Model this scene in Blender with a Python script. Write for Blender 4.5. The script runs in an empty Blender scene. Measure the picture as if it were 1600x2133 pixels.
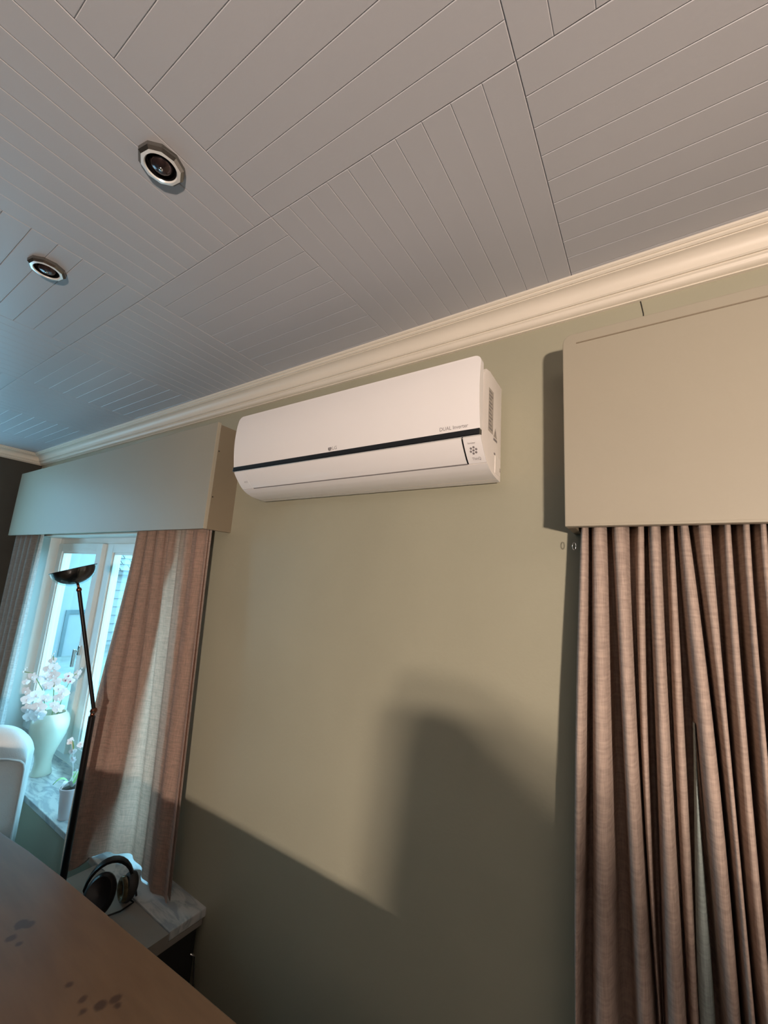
import bpy, bmesh, math, random
from mathutils import Vector, Matrix, Euler
random.seed(7)
sc = bpy.context.scene
COL = sc.collection
PI = math.pi

# ------------------------------------------------------------------ camera
CAM = Vector((1.1154, -1.1662, 1.6319))
cd = bpy.data.cameras.new('camera'); co = bpy.data.objects.new('camera', cd); COL.objects.link(co)
cd.sensor_fit = 'AUTO'; cd.sensor_width = 36.0; cd.lens = 852.13 / 2133.0 * 36.0
cd.clip_start = 0.02; cd.clip_end = 200
_R = (Matrix.Rotation(0.588455, 3, 'Z') @ Matrix.Rotation(0.177865, 3, 'X') @ Matrix.Rotation(-0.0660876, 3, 'Y'))
co.matrix_world = Matrix.Translation(CAM) @ (_R @ Matrix.Rotation(PI / 2, 3, 'X')).to_4x4()
sc.camera = co

# ------------------------------------------------------------------ world, exposure
sc.view_settings.view_transform = 'Standard'; sc.view_settings.look = 'None'
sc.view_settings.exposure = 0.0; sc.view_settings.gamma = 1.0; sc.view_settings.use_curve_mapping = False
w = bpy.data.worlds.new('sky'); sc.world = w; w.use_nodes = True
bg = w.node_tree.nodes['Background']
bg.inputs[0].default_value = (0.33, 0.72, 1.0, 1); bg.inputs[1].default_value = 7.5

WARM = (1.0, 0.81, 0.68)
LAMP = Vector((2.35, -2.75, 1.42))
LAMP_W = 118.0
sl = bpy.data.lights.new('hazy_sun', 'SUN'); sl.energy = 14.0; sl.angle = math.radians(25); sl.color = (0.42, 0.84, 1.0)
so = bpy.data.objects.new('hazy_sun', sl); COL.objects.link(so); so.rotation_euler = Vector((1.0, -.10, -.85)).to_track_quat('-Z', 'Y').to_euler()
# sky portals: they only guide the sampling of daylight through the two window openings
def area(name, loc, rot, sx, sy, power, col):
    l = bpy.data.lights.new(name, 'AREA'); l.shape = 'RECTANGLE'; l.size = sx; l.size_y = sy; l.energy = power; l.color = col
    o = bpy.data.objects.new(name, l); COL.objects.link(o); o.location = loc; o.rotation_euler = rot; return o
p3 = area('left_window_portal', (-3.21, -.86, 1.50), (0, -PI / 2, 0), 1.78, .90, 1, (1, 1, 1)); p3.data.cycles.is_portal = True
pt = area('front_window_portal', (-1.79, 0.25, 1.12), (-PI / 2, 0, 0), 2.1, 1.43, 1, (1, 1, 1)); pt.data.cycles.is_portal = True

# ------------------------------------------------------------------ materials
M = {}
def mat(name, col, rough=0.6, metal=0.0, spec=0.5, var=0.0, vscale=8.0, bump=0.0, bscale=60.0, stretch=(1, 1, 1), emit=None, coat=0.0):
    m = bpy.data.materials.new(name); m.use_nodes = True
    nt = m.node_tree; b = nt.nodes['Principled BSDF']
    b.inputs['Base Color'].default_value = (*col, 1); b.inputs['Roughness'].default_value = rough
    b.inputs['Metallic'].default_value = metal; b.inputs['Specular IOR Level'].default_value = spec
    b.inputs['Coat Weight'].default_value = coat
    tc = nt.nodes.new('ShaderNodeTexCoord'); mp = nt.nodes.new('ShaderNodeMapping'); mp.inputs['Scale'].default_value = stretch
    nt.links.new(tc.outputs['Object'], mp.inputs[0])
    if var:
        n = nt.nodes.new('ShaderNodeTexNoise'); n.inputs['Scale'].default_value = vscale; n.inputs['Detail'].default_value = 5
        nt.links.new(mp.outputs[0], n.inputs['Vector'])
        r = nt.nodes.new('ShaderNodeValToRGB')
        r.color_ramp.elements[0].position = .3; r.color_ramp.elements[1].position = .7
        r.color_ramp.elements[0].color = (*[c * (1 - var) for c in col], 1)
        r.color_ramp.elements[1].color = (*[min(1, c * (1 + var)) for c in col], 1)
        nt.links.new(n.outputs['Fac'], r.inputs[0]); nt.links.new(r.outputs[0], b.inputs['Base Color'])
    if bump:
        n2 = nt.nodes.new('ShaderNodeTexNoise'); n2.inputs['Scale'].default_value = bscale; n2.inputs['Detail'].default_value = 4
        nt.links.new(mp.outputs[0], n2.inputs['Vector'])
        bp = nt.nodes.new('ShaderNodeBump'); bp.inputs['Strength'].default_value = bump; bp.inputs['Distance'].default_value = 0.01
        nt.links.new(n2.outputs['Fac'], bp.inputs['Height']); nt.links.new(bp.outputs[0], b.inputs['Normal'])
    if emit:
        b.inputs['Emission Color'].default_value = (*emit[0], 1); b.inputs['Emission Strength'].default_value = emit[1]
    M[name] = m; return m

mat('wall', (0.362, 0.348, 0.258), .36, var=.04, vscale=2.5, bump=.04, bscale=90)
mat('wall_dark', (0.045, 0.04, 0.03), .7, var=.1)
mat('ceiling', (0.475, 0.48, 0.505), .42, var=.02, vscale=3, bump=.02, bscale=120)
mat('groove', (0.42, 0.40, 0.38), .7, var=.03)
mat('cornice', (0.74, 0.68, 0.58), .45, var=.02, vscale=6)
mat('pelmet', (0.36, 0.325, 0.25), .5, var=.02, vscale=3, bump=.02, bscale=150)
mat('pelmet_shaded', (0.21, 0.17, 0.115), .5, var=.03, vscale=3)  # pelmet colour darkened for the shade on the side board
mat('white_frame', (0.74, 0.77, 0.74), .35, var=.02)
mat('ac_white', (0.86, 0.83, 0.81), .22, var=.005, coat=.4)
mat('ac_body', (0.80, 0.75, 0.70), .35, var=.01)
mat('ac_black', (0.006, 0.007, 0.009), .06, var=.05, coat=.6)
mat('chrome', (0.82, 0.82, 0.80), .12, 1.0, var=.03, vscale=30)
mat('dark_chrome', (0.25, 0.24, 0.22), .2, .9, var=.05)
mat('bezel', (0.90, 0.90, 0.88), .25, .25, var=.02)  # chrome face; its bright reflection is put into the whitish base colour
mat('print_grey', (0.22, 0.20, 0.20), .5, var=.02)
mat('print_light', (0.42, 0.38, 0.33), .5, var=.15, vscale=80)
mat('black', (0.007, 0.006, 0.006), .35, spec=.25, var=.1, vscale=20)
mat('black_soft', (0.020, 0.018, 0.015), .6, var=.2, vscale=20)
mat('bronze', (0.20, 0.08, 0.05), .25, .9, var=.1)
mat('reflector', (0.10, 0.07, 0.07), .18, .8, var=.2, vscale=40)
mat('vase', (0.78, 0.80, 0.66), .3, var=.02, coat=.3)
mat('petal', (0.86, 0.86, 0.88), .6, var=.04, vscale=40)
mat('petal_pink', (0.55, 0.20, 0.28), .6, var=.1, vscale=40)
mat('stem', (0.22, 0.32, 0.12), .6, var=.2, vscale=40)
mat('leaf', (0.35, 0.62, 0.22), .5, var=.2, vscale=30)
mat('soil', (0.05, 0.035, 0.025), .9, var=.5, vscale=120, bump=.5, bscale=150)
mat('pot', (0.80, 0.74, 0.76), .4, var=.02)
mat('leather', (0.72, 0.71, 0.68), .4, var=.03, vscale=12, bump=.08, bscale=220)
mat('table_edge', (0.22, 0.13, 0.07), .45, var=.2, vscale=30)
mat('carpet', (0.045, 0.035, 0.03), .9, var=.15, vscale=60, bump=.2, bscale=300)
mat('room_wall', (0.05, 0.045, 0.04), .6, var=.03)
mat('cabinet_dark', (0.02, 0.018, 0.015), .6, var=.2)
mat('cabinet_top', (0.26, 0.24, 0.21), .45, var=.05)
mat('amber', (0.17, 0.13, 0.07), .2, .5, var=.4, vscale=60)
mat('facade', (0.29, 0.31, 0.31), .8, var=.04, vscale=3)
mat('facade_grey', (0.17, 0.15, 0.17), .7, var=.05)
mat('siding', (0.29, 0.31, 0.31), .8, var=.06, vscale=6)
mat('roof_tile', (0.15, 0.17, 0.17), .8, var=.2, vscale=14)
mat('ext_dark', (0.10, 0.13, 0.14), .3, var=.1)
mat('grass', (0.20, 0.22, 0.20), .9, var=.3, vscale=2)
mat('foliage', (0.12, 0.18, 0.13), .8, var=.4, vscale=9, bump=.6, bscale=20)
mat('bulb', (1, .8, .55), .5, emit=((1, .72, .42), 6.0))
mat('blocker', (0.06, 0.045, 0.035), .8, var=.2, vscale=20)

# marble sill
m = mat('marble', (0.75, 0.78, 0.78), .2)
nt = m.node_tree; b = nt.nodes['Principled BSDF']; tc = nt.nodes.new('ShaderNodeTexCoord')
mp = nt.nodes.new('ShaderNodeMapping'); mp.inputs['Scale'].default_value = (3, 9, 3); mp.inputs['Rotation'].default_value = (0, 0, .5)
nz = nt.nodes.new('ShaderNodeTexNoise'); nz.inputs['Scale'].default_value = 2.2; nz.inputs['Detail'].default_value = 8; nz.inputs['Distortion'].default_value = 1.6
rp = nt.nodes.new('ShaderNodeValToRGB'); rp.color_ramp.elements[0].position = .40; rp.color_ramp.elements[0].color = (.33, .36, .37, 1)
rp.color_ramp.elements[1].position = .56; rp.color_ramp.elements[1].color = (.54, .55, .53, 1)
nt.links.new(tc.outputs['Object'], mp.inputs[0]); nt.links.new(mp.outputs[0], nz.inputs['Vector']); nt.links.new(nz.outputs['Fac'], rp.inputs[0]); nt.links.new(rp.outputs[0], b.inputs['Base Color'])

# table top: brown satin wood with dark stains
m = mat('table_top', (0.2, 0.12, 0.07), .38)
nt = m.node_tree; b = nt.nodes['Principled BSDF']; tc = nt.nodes.new('ShaderNodeTexCoord')
mp = nt.nodes.new('ShaderNodeMapping'); mp.inputs['Scale'].default_value = (2, 12, 2)
n1 = nt.nodes.new('ShaderNodeTexNoise'); n1.inputs['Scale'].default_value = 3; n1.inputs['Detail'].default_value = 6
r1 = nt.nodes.new('ShaderNodeValToRGB'); r1.color_ramp.elements[0].position = .3; r1.color_ramp.elements[1].position = .75
r1.color_ramp.elements[0].color = (.115, .066, .036, 1); r1.color_ramp.elements[1].color = (.155, .092, .05, 1)
n2 = nt.nodes.new('ShaderNodeTexNoise'); n2.inputs['Scale'].default_value = 45; n2.inputs['Detail'].default_value = 3
mask = None
for sx_, sy_, sr in ((-.042, -.713, .012), (-.030, -.704, .010), (-.017, -.737, .008), (.012, -.731, .004), (.233, -.704, .006), (.267, -.690, .009), (.276, -.668, .008), (.256, -.712, .006), (.184, -.706, .005), (.292, -.672, .005), (-.30, -.95, .012), (.45, -1.05, .010)):
    dn = nt.nodes.new('ShaderNodeVectorMath'); dn.operation = 'DISTANCE'; dn.inputs[1].default_value = (sx_, sy_ + 1.076, .755)
    nt.links.new(tc.outputs['Object'], dn.inputs[0])
    am = nt.nodes.new('ShaderNodeMath'); am.operation = 'MULTIPLY_ADD'; am.inputs[1].default_value = .012; nt.links.new(n2.outputs['Fac'], am.inputs[0]); nt.links.new(dn.outputs['Value'], am.inputs[2])
    mr = nt.nodes.new('ShaderNodeMapRange'); mr.inputs[1].default_value = sr + .004; mr.inputs[2].default_value = sr + .009; mr.inputs[3].default_value = .85; mr.inputs[4].default_value = 0
    nt.links.new(am.outputs[0], mr.inputs[0])
    if mask is None: mask = mr.outputs[0]
    else:
        mm = nt.nodes.new('ShaderNodeMath'); mm.operation = 'MAXIMUM'; nt.links.new(mask, mm.inputs[0]); nt.links.new(mr.outputs[0], mm.inputs[1]); mask = mm.outputs[0]
mx = nt.nodes.new('ShaderNodeMix'); mx.data_type = 'RGBA'
mx.inputs[7].default_value = (.04, .018, .012, 1)
nt.links.new(tc.outputs['Object'], mp.inputs[0]); nt.links.new(mp.outputs[0], n1.inputs['Vector']); nt.links.new(tc.outputs['Object'], n2.inputs['Vector'])
nt.links.new(n1.outputs['Fac'], r1.inputs[0])
nt.links.new(mask, mx.inputs[0]); nt.links.new(r1.outputs[0], mx.inputs[6]); nt.links.new(mx.outputs[2], b.inputs['Base Color'])

# curtain fabric: slubbed linen, a little translucent
def fabric(name, col, trans, tint=None):
    m = bpy.data.materials.new(name); m.use_nodes = True; nt = m.node_tree
    for n in list(nt.nodes):
        if n.type != 'OUTPUT_MATERIAL': nt.nodes.remove(n)
    out = [n for n in nt.nodes if n.type == 'OUTPUT_MATERIAL'][0]
    tc = nt.nodes.new('ShaderNodeTexCoord'); mp = nt.nodes.new('ShaderNodeMapping'); mp.inputs['Scale'].default_value = (22, 22, 190)
    nz = nt.nodes.new('ShaderNodeTexNoise'); nz.inputs['Scale'].default_value = 1.0; nz.inputs['Detail'].default_value = 5
    mp2 = nt.nodes.new('ShaderNodeMapping'); mp2.inputs['Scale'].default_value = (420, 420, 30)
    nz2 = nt.nodes.new('ShaderNodeTexNoise'); nz2.inputs['Scale'].default_value = 1.0; nz2.inputs['Detail'].default_value = 3
    nt.links.new(tc.outputs['Object'], mp.inputs[0]); nt.links.new(mp.outputs[0], nz.inputs['Vector'])
    nt.links.new(tc.outputs['Object'], mp2.inputs[0]); nt.links.new(mp2.outputs[0], nz2.inputs['Vector'])
    ad = nt.nodes.new('ShaderNodeMath'); ad.operation = 'ADD'
    nt.links.new(nz.outputs['Fac'], ad.inputs[0]); nt.links.new(nz2.outputs['Fac'], ad.inputs[1])
    hf = nt.nodes.new('ShaderNodeMath'); hf.operation = 'MULTIPLY'; hf.inputs[1].default_value = .5; nt.links.new(ad.outputs[0], hf.inputs[0])
    rp = nt.nodes.new('ShaderNodeValToRGB'); rp.color_ramp.elements[0].position = .32; rp.color_ramp.elements[1].position = .62
    rp.color_ramp.elements[0].color = (*[c * .72 for c in col], 1); rp.color_ramp.elements[1].color = (*[c * 1.1 for c in col], 1)
    nt.links.new(hf.outputs[0], rp.inputs[0])
    bp = nt.nodes.new('ShaderNodeBump'); bp.inputs['Strength'].default_value = .35; bp.inputs['Distance'].default_value = .004
    nt.links.new(hf.outputs[0], bp.inputs['Height'])
    df = nt.nodes.new('ShaderNodeBsdfDiffuse'); tr = nt.nodes.new('ShaderNodeBsdfTranslucent'); mix = nt.nodes.new('ShaderNodeMixShader'); mix.inputs[0].default_value = trans
    nt.links.new(rp.outputs[0], df.inputs[0])
    if tint:
        mu = nt.nodes.new('ShaderNodeMix'); mu.data_type = 'RGBA'; mu.blend_type = 'MULTIPLY'; mu.inputs[0].default_value = 1; mu.inputs[7].default_value = (*tint, 1)
        nt.links.new(rp.outputs[0], mu.inputs[6]); nt.links.new(mu.outputs[2], tr.inputs[0])
    else: nt.links.new(rp.outputs[0], tr.inputs[0])
    nt.links.new(bp.outputs[0], df.inputs['Normal'])
    nt.links.new(df.outputs[0], mix.inputs[1]); nt.links.new(tr.outputs[0], mix.inputs[2]); nt.links.new(mix.outputs[0], out.inputs[0])
    M[name] = m
fabric('linen', (0.47, 0.37, 0.31), .12)
fabric('linen_window', (0.53, 0.435, 0.36), .55, (1.7, 1.12, .97))
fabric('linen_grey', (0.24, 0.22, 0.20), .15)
fabric('lining_white', (0.75, 0.76, 0.74), .45)
fabric('lining', (0.34, 0.40, 0.38), .05)  # grey-green carries the cool light in the right curtain's fold gap
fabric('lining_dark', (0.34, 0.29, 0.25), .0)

# glass
m = bpy.data.materials.new('glass'); m.use_nodes = True; nt = m.node_tree
out = nt.nodes['Material Output']; nt.nodes.remove(nt.nodes['Principled BSDF'])
t = nt.nodes.new('ShaderNodeBsdfTransparent'); t.inputs[0].default_value = (.93, .98, .98, 1)
g = nt.nodes.new('ShaderNodeBsdfGlossy'); g.inputs['Roughness'].default_value = .02
mx = nt.nodes.new('ShaderNodeMixShader'); mx.inputs[0].default_value = .07
nt.links.new(t.outputs[0], mx.inputs[1]); nt.links.new(g.outputs[0], mx.inputs[2]); nt.links.new(mx.outputs[0], out.inputs[0])
M['glass'] = m

# ------------------------------------------------------------------ helpers
def base_of(p):
    v = Vector((0, 0, 0))
    while p is not None: v += p.location; p = p.parent
    return v
def link(name, me, mt, parent=None, loc=None):
    o = bpy.data.objects.new(name, me); COL.objects.link(o)
    if mt is not None and not me.materials: me.materials.append(M[mt] if isinstance(mt, str) else mt)
    if parent is not None: o.parent = parent
    if loc is not None: o.location = loc
    return o
def obj(name, VF, mt, parent=None, smooth=False, bevel=0.0, seg=2, auto=None):
    """VF in world coordinates; re-based on the parent."""
    V, F = VF
    off = base_of(parent) if parent is not None else Vector((0, 0, 0))
    me = bpy.data.meshes.new(name)
    me.from_pydata([tuple(Vector(v) - off) for v in V], [], F); me.update()
    bm = bmesh.new(); bm.from_mesh(me)
    bmesh.ops.remove_doubles(bm, verts=bm.verts, dist=1e-6)
    bmesh.ops.recalc_face_normals(bm, faces=bm.faces)
    if bevel:
        es = [e for e in bm.edges if len(e.link_faces) == 2 and e.calc_face_angle() > .6]
        bmesh.ops.bevel(bm, geom=es, offset=bevel, segments=seg, profile=.6, affect='EDGES')
    bm.to_mesh(me); bm.free()
    if smooth: me.shade_smooth()
    if auto:
        me.shade_smooth(); me.set_sharp_from_angle(angle=auto)
    return link(name, me, mt, parent)
def box(x0, x1, y0, y1, z0, z1):
    V = [(x, y, z) for z in (z0, z1) for y in (y0, y1) for x in (x0, x1)]
    return V, [(0, 2, 3, 1), (4, 5, 7, 6), (0, 1, 5, 4), (2, 6, 7, 3), (0, 4, 6, 2), (1, 3, 7, 5)]
def join(*vfs):
    V, F = [], []
    for v, f in vfs:
        n = len(V); V += list(v); F += [tuple(i + n for i in q) for q in f]
    return V, F
def grid(rows, close=False):
    """rows of equal length -> quad grid"""
    n = len(rows[0]); V = [tuple(p) for r in rows for p in r]; F = []
    for i in range(len(rows) - 1):
        for j in range(n if close else n - 1):
            a = i * n + j; b = i * n + (j + 1) % n
            F.append((a, b, b + n, a + n))
    return V, F
def lathe(prof, c=(0, 0, 0), n=32, a0=0.0):
    rows = [[(c[0] + r * math.cos(a0 + 2 * PI * k / n), c[1] + r * math.sin(a0 + 2 * PI * k / n), c[2] + z) for k in range(n)] for r, z in prof]
    return grid(rows, True)
def capped(VF, n, rows):
    V, F = VF; F = list(F); F.append(tuple(range(n))); F.append(tuple(range((rows - 1) * n, rows * n))); return V, F
def tube(path, rad, n=10, cap=True):
    path = [Vector(p) for p in path]
    if not isinstance(rad, (list, tuple)): rad = [rad] * len(path)
    rows = []; up = Vector((.13, .21, .97))
    for i, p in enumerate(path):
        d = (path[min(i + 1, len(path) - 1)] - path[max(i - 1, 0)]).normalized()
        u = d.cross(up)
        if u.length < .1: u = d.cross(Vector((1, 0, 0)))
        u.normalize(); v = d.cross(u)
        rows.append([tuple(p + rad[i] * (math.cos(2 * PI * k / n) * u + math.sin(2 * PI * k / n) * v)) for k in range(n)])
    g = grid(rows, True)
    return capped(g, n, len(rows)) if cap else g
def ball(c, r, n=14, m=8, sx=(1, 1, 1)):
    rows = []
    for i in range(m + 1):
        t = -PI / 2 + PI * i / m
        rr = max(1e-4, math.cos(t))
        rows.append([(c[0] + sx[0] * r * rr * math.cos(2 * PI * k / n), c[1] + sx[1] * r * rr * math.sin(2 * PI * k / n), c[2] + sx[2] * r * math.sin(t)) for k in range(n)])
    return capped(grid(rows, True), n, m + 1)
def extrude_x(prof, x0, x1):
    """closed polygon prof of (y,z) between two x"""
    n = len(prof); V = [(x0, y, z) for y, z in prof] + [(x1, y, z) for y, z in prof]
    F = [(i, (i + 1) % n, n + (i + 1) % n, n + i) for i in range(n)] + [tuple(range(n)), tuple(range(2 * n - 1, n - 1, -1))]
    return V, F
def prism(poly, z0, z1):
    n = len(poly); V = [(x, y, z0) for x, y in poly] + [(x, y, z1) for x, y in poly]
    F = [(i, (i + 1) % n, n + (i + 1) % n, n + i) for i in range(n)] + [tuple(range(n)), tuple(range(2 * n - 1, n - 1, -1))]
    return V, F
def struct(o): o['kind'] = 'structure'; return o
def tag(o, label, cat, group=None):
    o['label'] = label; o['category'] = cat
    if group: o['group'] = group
    return o
def thing(name, loc, label, cat, group=None):
    o = bpy.data.objects.new(name, None); COL.objects.link(o); o.location = loc; o.empty_display_size = .05
    return tag(o, label, cat, group)
def lerp(a, b, t): return a + (b - a) * t
def sstep(t): t = max(0, min(1, t)); return t * t * (3 - 2 * t)
def interp(xs, ys, x):
    if x <= xs[0]: return ys[0]
    for i in range(len(xs) - 1):
        if x <= xs[i + 1]: return lerp(ys[i], ys[i + 1], (x - xs[i]) / (xs[i + 1] - xs[i]))
    return ys[-1]
def text_mesh(body, size):
    c = bpy.data.curves.new('t', 'FONT'); c.body = body; c.size = size; c.extrude = 0; c.resolution_u = 3
    o = bpy.data.objects.new('t', c); COL.objects.link(o)
    dg = bpy.context.evaluated_depsgraph_get(); me = bpy.data.meshes.new_from_object(o.evaluated_get(dg))
    V = [tuple(v.co) for v in me.vertices]; F = [tuple(p.vertices) for p in me.polygons]
    bpy.data.objects.remove(o); bpy.data.curves.remove(c); bpy.data.meshes.remove(me)
    return V, F

# ------------------------------------------------------------------ room shell
XL, XR, YR, ZC = -3.10, 4.60, -5.40, 2.50
WX0, WX1, WZ0, WZ1 = -2.84, -0.735, 0.403, 1.838      # front window opening
T = 0.24
FZ = 0.12                 # floor level
struct(obj('floor', box(XL - .1, XR + .1, YR - .1, T, 0.02, .12), 'carpet'))
struct(obj('wall_front', join(box(XL - .1, WX0, 0, T, 0, ZC), box(WX1, XR + .1, 0, T, 0, ZC), box(WX0, WX1, 0, T, 0, WZ0 - .03), box(WX0, WX1, 0, T, WZ1, ZC), box(XL, -.91, -.128, 0, 0, .3725)), 'wall'))
LY0, LY1, LZa, LZb = -1.30, -.42, .62, 2.38      # window in the left wall, outside the picture
struct(obj('wall_left', join(box(XL - .1, XL, LY1, 0, 0, ZC), box(XL - .1, XL, YR, LY0, 0, ZC), box(XL - .1, XL, LY0, LY1, 0, LZa), box(XL - .1, XL, LY0, LY1, LZb, ZC)), 'wall_dark'))
struct(obj('wall_right', box(XR, XR + .1, YR, 0, 0, ZC), 'room_wall'))
struct(obj('wall_rear', box(XL, XR, YR - .1, YR, 0, ZC), 'room_wall'))
WF = bpy.data.objects['wall_front']
# hairline joint in the wall above the right pelmet
obj('crack', tube([(1.114, -.0006, 2.436), (1.117, -.0006, 2.415), (1.121, -.0006, 2.385), (1.121, -.0006, 2.30)], .0013, 6), 'black_soft', WF)

# ------------------------------------------------------------------ ceiling: checkerboard of square panels, ten boards each
S = 0.592; X2 = 0.96; YS = -0.629
TX0, TX1 = X2 - 7 * S, X2 + 2 * S
TY0, TY1 = YS - 2 * S, YS + S
ceil = struct(obj('ceiling', join(box(XL - .1, XR + .1, YR - .1, T, ZC + .012, ZC + .09),
              box(TX1, XR + .1, YR - .1, T, ZC, ZC + .012), box(XL - .1, TX1, YR - .1, TY0, ZC, ZC + .012), box(XL - .1, TX1, TY1, T, ZC, ZC + .012)), 'groove'))
ceil.data.materials.clear(); ceil.data.materials.append(M['ceiling'])
def plank_mesh():
    L, W_ = S - .0016, S / 10 - .0004; c = .0012; d = .010
    V = []
    for z, i in ((0, c), (c, 0), (d, 0)):
        V += [(-L / 2 + i, -W_ / 2 + i, z), (L / 2 - i, -W_ / 2 + i, z), (L / 2 - i, W_ / 2 - i, z), (-L / 2 + i, W_ / 2 - i, z)]
    F = [(3, 2, 1, 0)] + [(r * 4 + k, r * 4 + (k + 1) % 4, r * 4 + 4 + (k + 1) % 4, r * 4 + 4 + k) for r in (0, 1) for k in range(4)] + [(8, 9, 10, 11)]
    me = bpy.data.meshes.new('plank'); me.from_pydata(V, [], F); me.update(); me.materials.append(M['ceiling']); return me
pm = plank_mesh()
for i in range(-7, 2):
    for j in range(-2, 1):
        cx, cy = X2 + (i + .5) * S, YS + (j + .5) * S
        along_x = (i + j) % 2 == 0          # tile right of the seam, next to the wall: boards run along the wall
        for k in range(10):
            o = bpy.data.objects.new('plank', pm); COL.objects.link(o); o.parent = ceil
            q = (k - 4.5) * S / 10
            if along_x: o.location = (cx, cy + q, ZC)
            else: o.location = (cx + q, cy, ZC); o.rotation_euler = (0, 0, PI / 2)

# ------------------------------------------------------------------ cornices
cp = [(.0, .0), (.088, 0), (.088, .006), (.083, .009), (.080, .008), (.080, .013), (.075, .016), (.071, .015)]
for k in range(9):
    a = PI / 2 * k / 8
    cp.append((.040 + .031 * (1 - math.sin(a)), .018 + .030 * (1 - math.cos(a))))
cp += [(.040, .052), (.036, .055), (.031, .054), (.031, .058), (.028, .060)]
for k in range(7):
    a = PI / 2 * k / 6
    cp.append((.010 + .017 * math.cos(a), .061 + .013 * math.sin(a)))
cp += [(.010, .077), (0, .077)]
prof = [(-d, ZC - h) for d, h in cp]
struct(obj('trim_1', extrude_x(prof, XL, XR), 'cornice', auto=.7))
V, F = extrude_x(prof, 0, 4.2)
struct(obj('trim_2', ([(XL - y, -x - .0, z) for x, y, z in V], F), 'cornice', auto=.7))

# ------------------------------------------------------------------ window and sill
def frame_ring(x0, x1, z0, z1, wl, wr, wb, wt, y0, y1):
    return join(box(x0, x0 + wl, y0, y1, z0, z1), box(x1 - wr, x1, y0, y1, z0, z1), box(x0 + wl, x1 - wr, y0, y1, z0, z0 + wb), box(x0 + wl, x1 - wr, y0, y1, z1 - wt, z1))
win = struct(obj('window_1', join(frame_ring(WX0, WX1, WZ0, WZ1, .05, .05, .05, .045, .15, .22), box(-2.045, -1.965, .15, .22, WZ0 + .05, WZ1 - .045), box(-1.39, -1.31, .15, .22, WZ0 + .05, WZ1 - .045)), 'white_frame', bevel=.004))
for a, b_ in ((-2.79, -2.045), (-1.965, -1.39), (-1.31, -.785)):
    sash = obj('sash', frame_ring(a + .002, b_ - .002, WZ0 + .052, WZ1 - .047, .075, .075, .08, .06, .125, .18), 'white_frame', win, bevel=.005)
    obj('bead', frame_ring(a + .077, b_ - .077, WZ0 + .132, WZ1 - .107, .014, .014, .014, .014, .135, .155), 'white_frame', sash, bevel=.002)
    obj('pane', box(a + .079, b_ - .079, .150, .154, WZ0 + .134, WZ1 - .109), 'glass', sash)
    obj('handle', join(box(b_ - .055, b_ - .03, .112, .126, 1.05, 1.11), box(b_ - .052, b_ - .034, .085, .10, .98, 1.09), box(b_ - .05, b_ - .036, .095, .115, 1.07, 1.085)), 'chrome', sash, bevel=.003)
struct(obj('trim_3', join(box(WX0, WX0 + .006, .001, .149, WZ0, WZ1), box(WX1 - .006, WX1, .001, .149, WZ0, WZ1), box(WX0 + .006, WX1 - .006, .001, .149, WZ1 - .006, WZ1)), 'white_frame'))
tag(obj('window_sill', box(-3.06, -.345, -.140, .149, .373, .403), 'marble', bevel=.004), 'long white marble window sill with grey veins under the left window', 'window sill')

# window in the left wall (outside the picture)
w3 = struct(obj('window_2', join(box(XL - .09, XL - .03, LY0, LY0 + .06, LZa, LZb), box(XL - .09, XL - .03, LY1 - .06, LY1, LZa, LZb), box(XL - .09, XL - .03, LY0 + .06, LY1 - .06, LZa, LZa + .06), box(XL - .09, XL - .03, LY0 + .06, LY1 - .06, LZb - .06, LZb)), 'white_frame', bevel=.004))
obj('pane', box(XL - .062, XL - .058, LY0 + .06, LY1 - .06, LZa + .06, LZb - .06), 'glass', w3)
obj('mullion', box(XL - .085, XL - .035, (LY0 + LY1) / 2 - .03, (LY0 + LY1) / 2 + .03, LZa + .06, LZb - .06), 'white_frame', w3)

# ------------------------------------------------------------------ pelmets
P = .139
pl = thing('pelmet', (-1.75, 0, 1.823), 'grey-green boxed pelmet above the left window beside the air conditioner', 'pelmet', 'boxed curtain pelmets')
obj('front_board', box(-3.0, -.496, -P, -P + .018, 1.823, 2.308), 'pelmet', pl, bevel=.002)
sb = obj('side_board', box(-.515, -.4965, -P + .0185, 0, 1.823, 2.300), 'pelmet_shaded', pl, bevel=.001)
for z in (2.177, 1.967):
    V, F = lathe([(.0001, .0012), (.003, .001), (.0034, 0)], n=12)
    obj('screw', ([(-.4965 + z_, -.115 + x, z + y) for x, y, z_ in V], F), 'black_soft', sb)
obj('top_board', box(-2.99, -.516, -P + .0185, 0, 2.27, 2.288), 'pelmet', pl)
obj('curtain_rail', tube([(-2.97, -.075, 1.90), (-.53, -.075, 1.90)], .010, 8), 'white_frame', pl)

pr = thing('pelmet', (1.8, 0, 1.796), 'plain beige boxed pelmet above the right curtain, rounded corner and grooved top', 'pelmet', 'boxed curtain pelmets')
x0, x1, z0, z1 = .944, 2.75, 1.796, 2.290
r = .022; pts = [(x0, z0), (x1, z0), (x1, z1)] + [(x0 + r - r * math.sin(a), z1 - r + r * math.cos(a)) for a in [PI / 2 * k / 6 for k in range(7)]]
n = len(pts)
V = [(x, -P, z) for x, z in pts] + [(x, -P + .02, z) for x, z in pts]
F = [(i, (i + 1) % n, n + (i + 1) % n, n + i) for i in range(n)] + [tuple(range(n)), tuple(range(2 * n - 1, n - 1, -1))]
fb = obj('front_board', (V, F), 'pelmet', pr, bevel=.0025)
obj('groove_line', box(.976, x1 - .03, -P - .0012, -P + .0008, 2.2605, 2.2635), 'pelmet_shaded', fb, bevel=.0005)
obj('bottom_bead', box(x0 + .001, x1 - .001, -P - .003, -P + .001, z0 + .0005, z0 + .006), 'pelmet', fb, bevel=.001)
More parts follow.
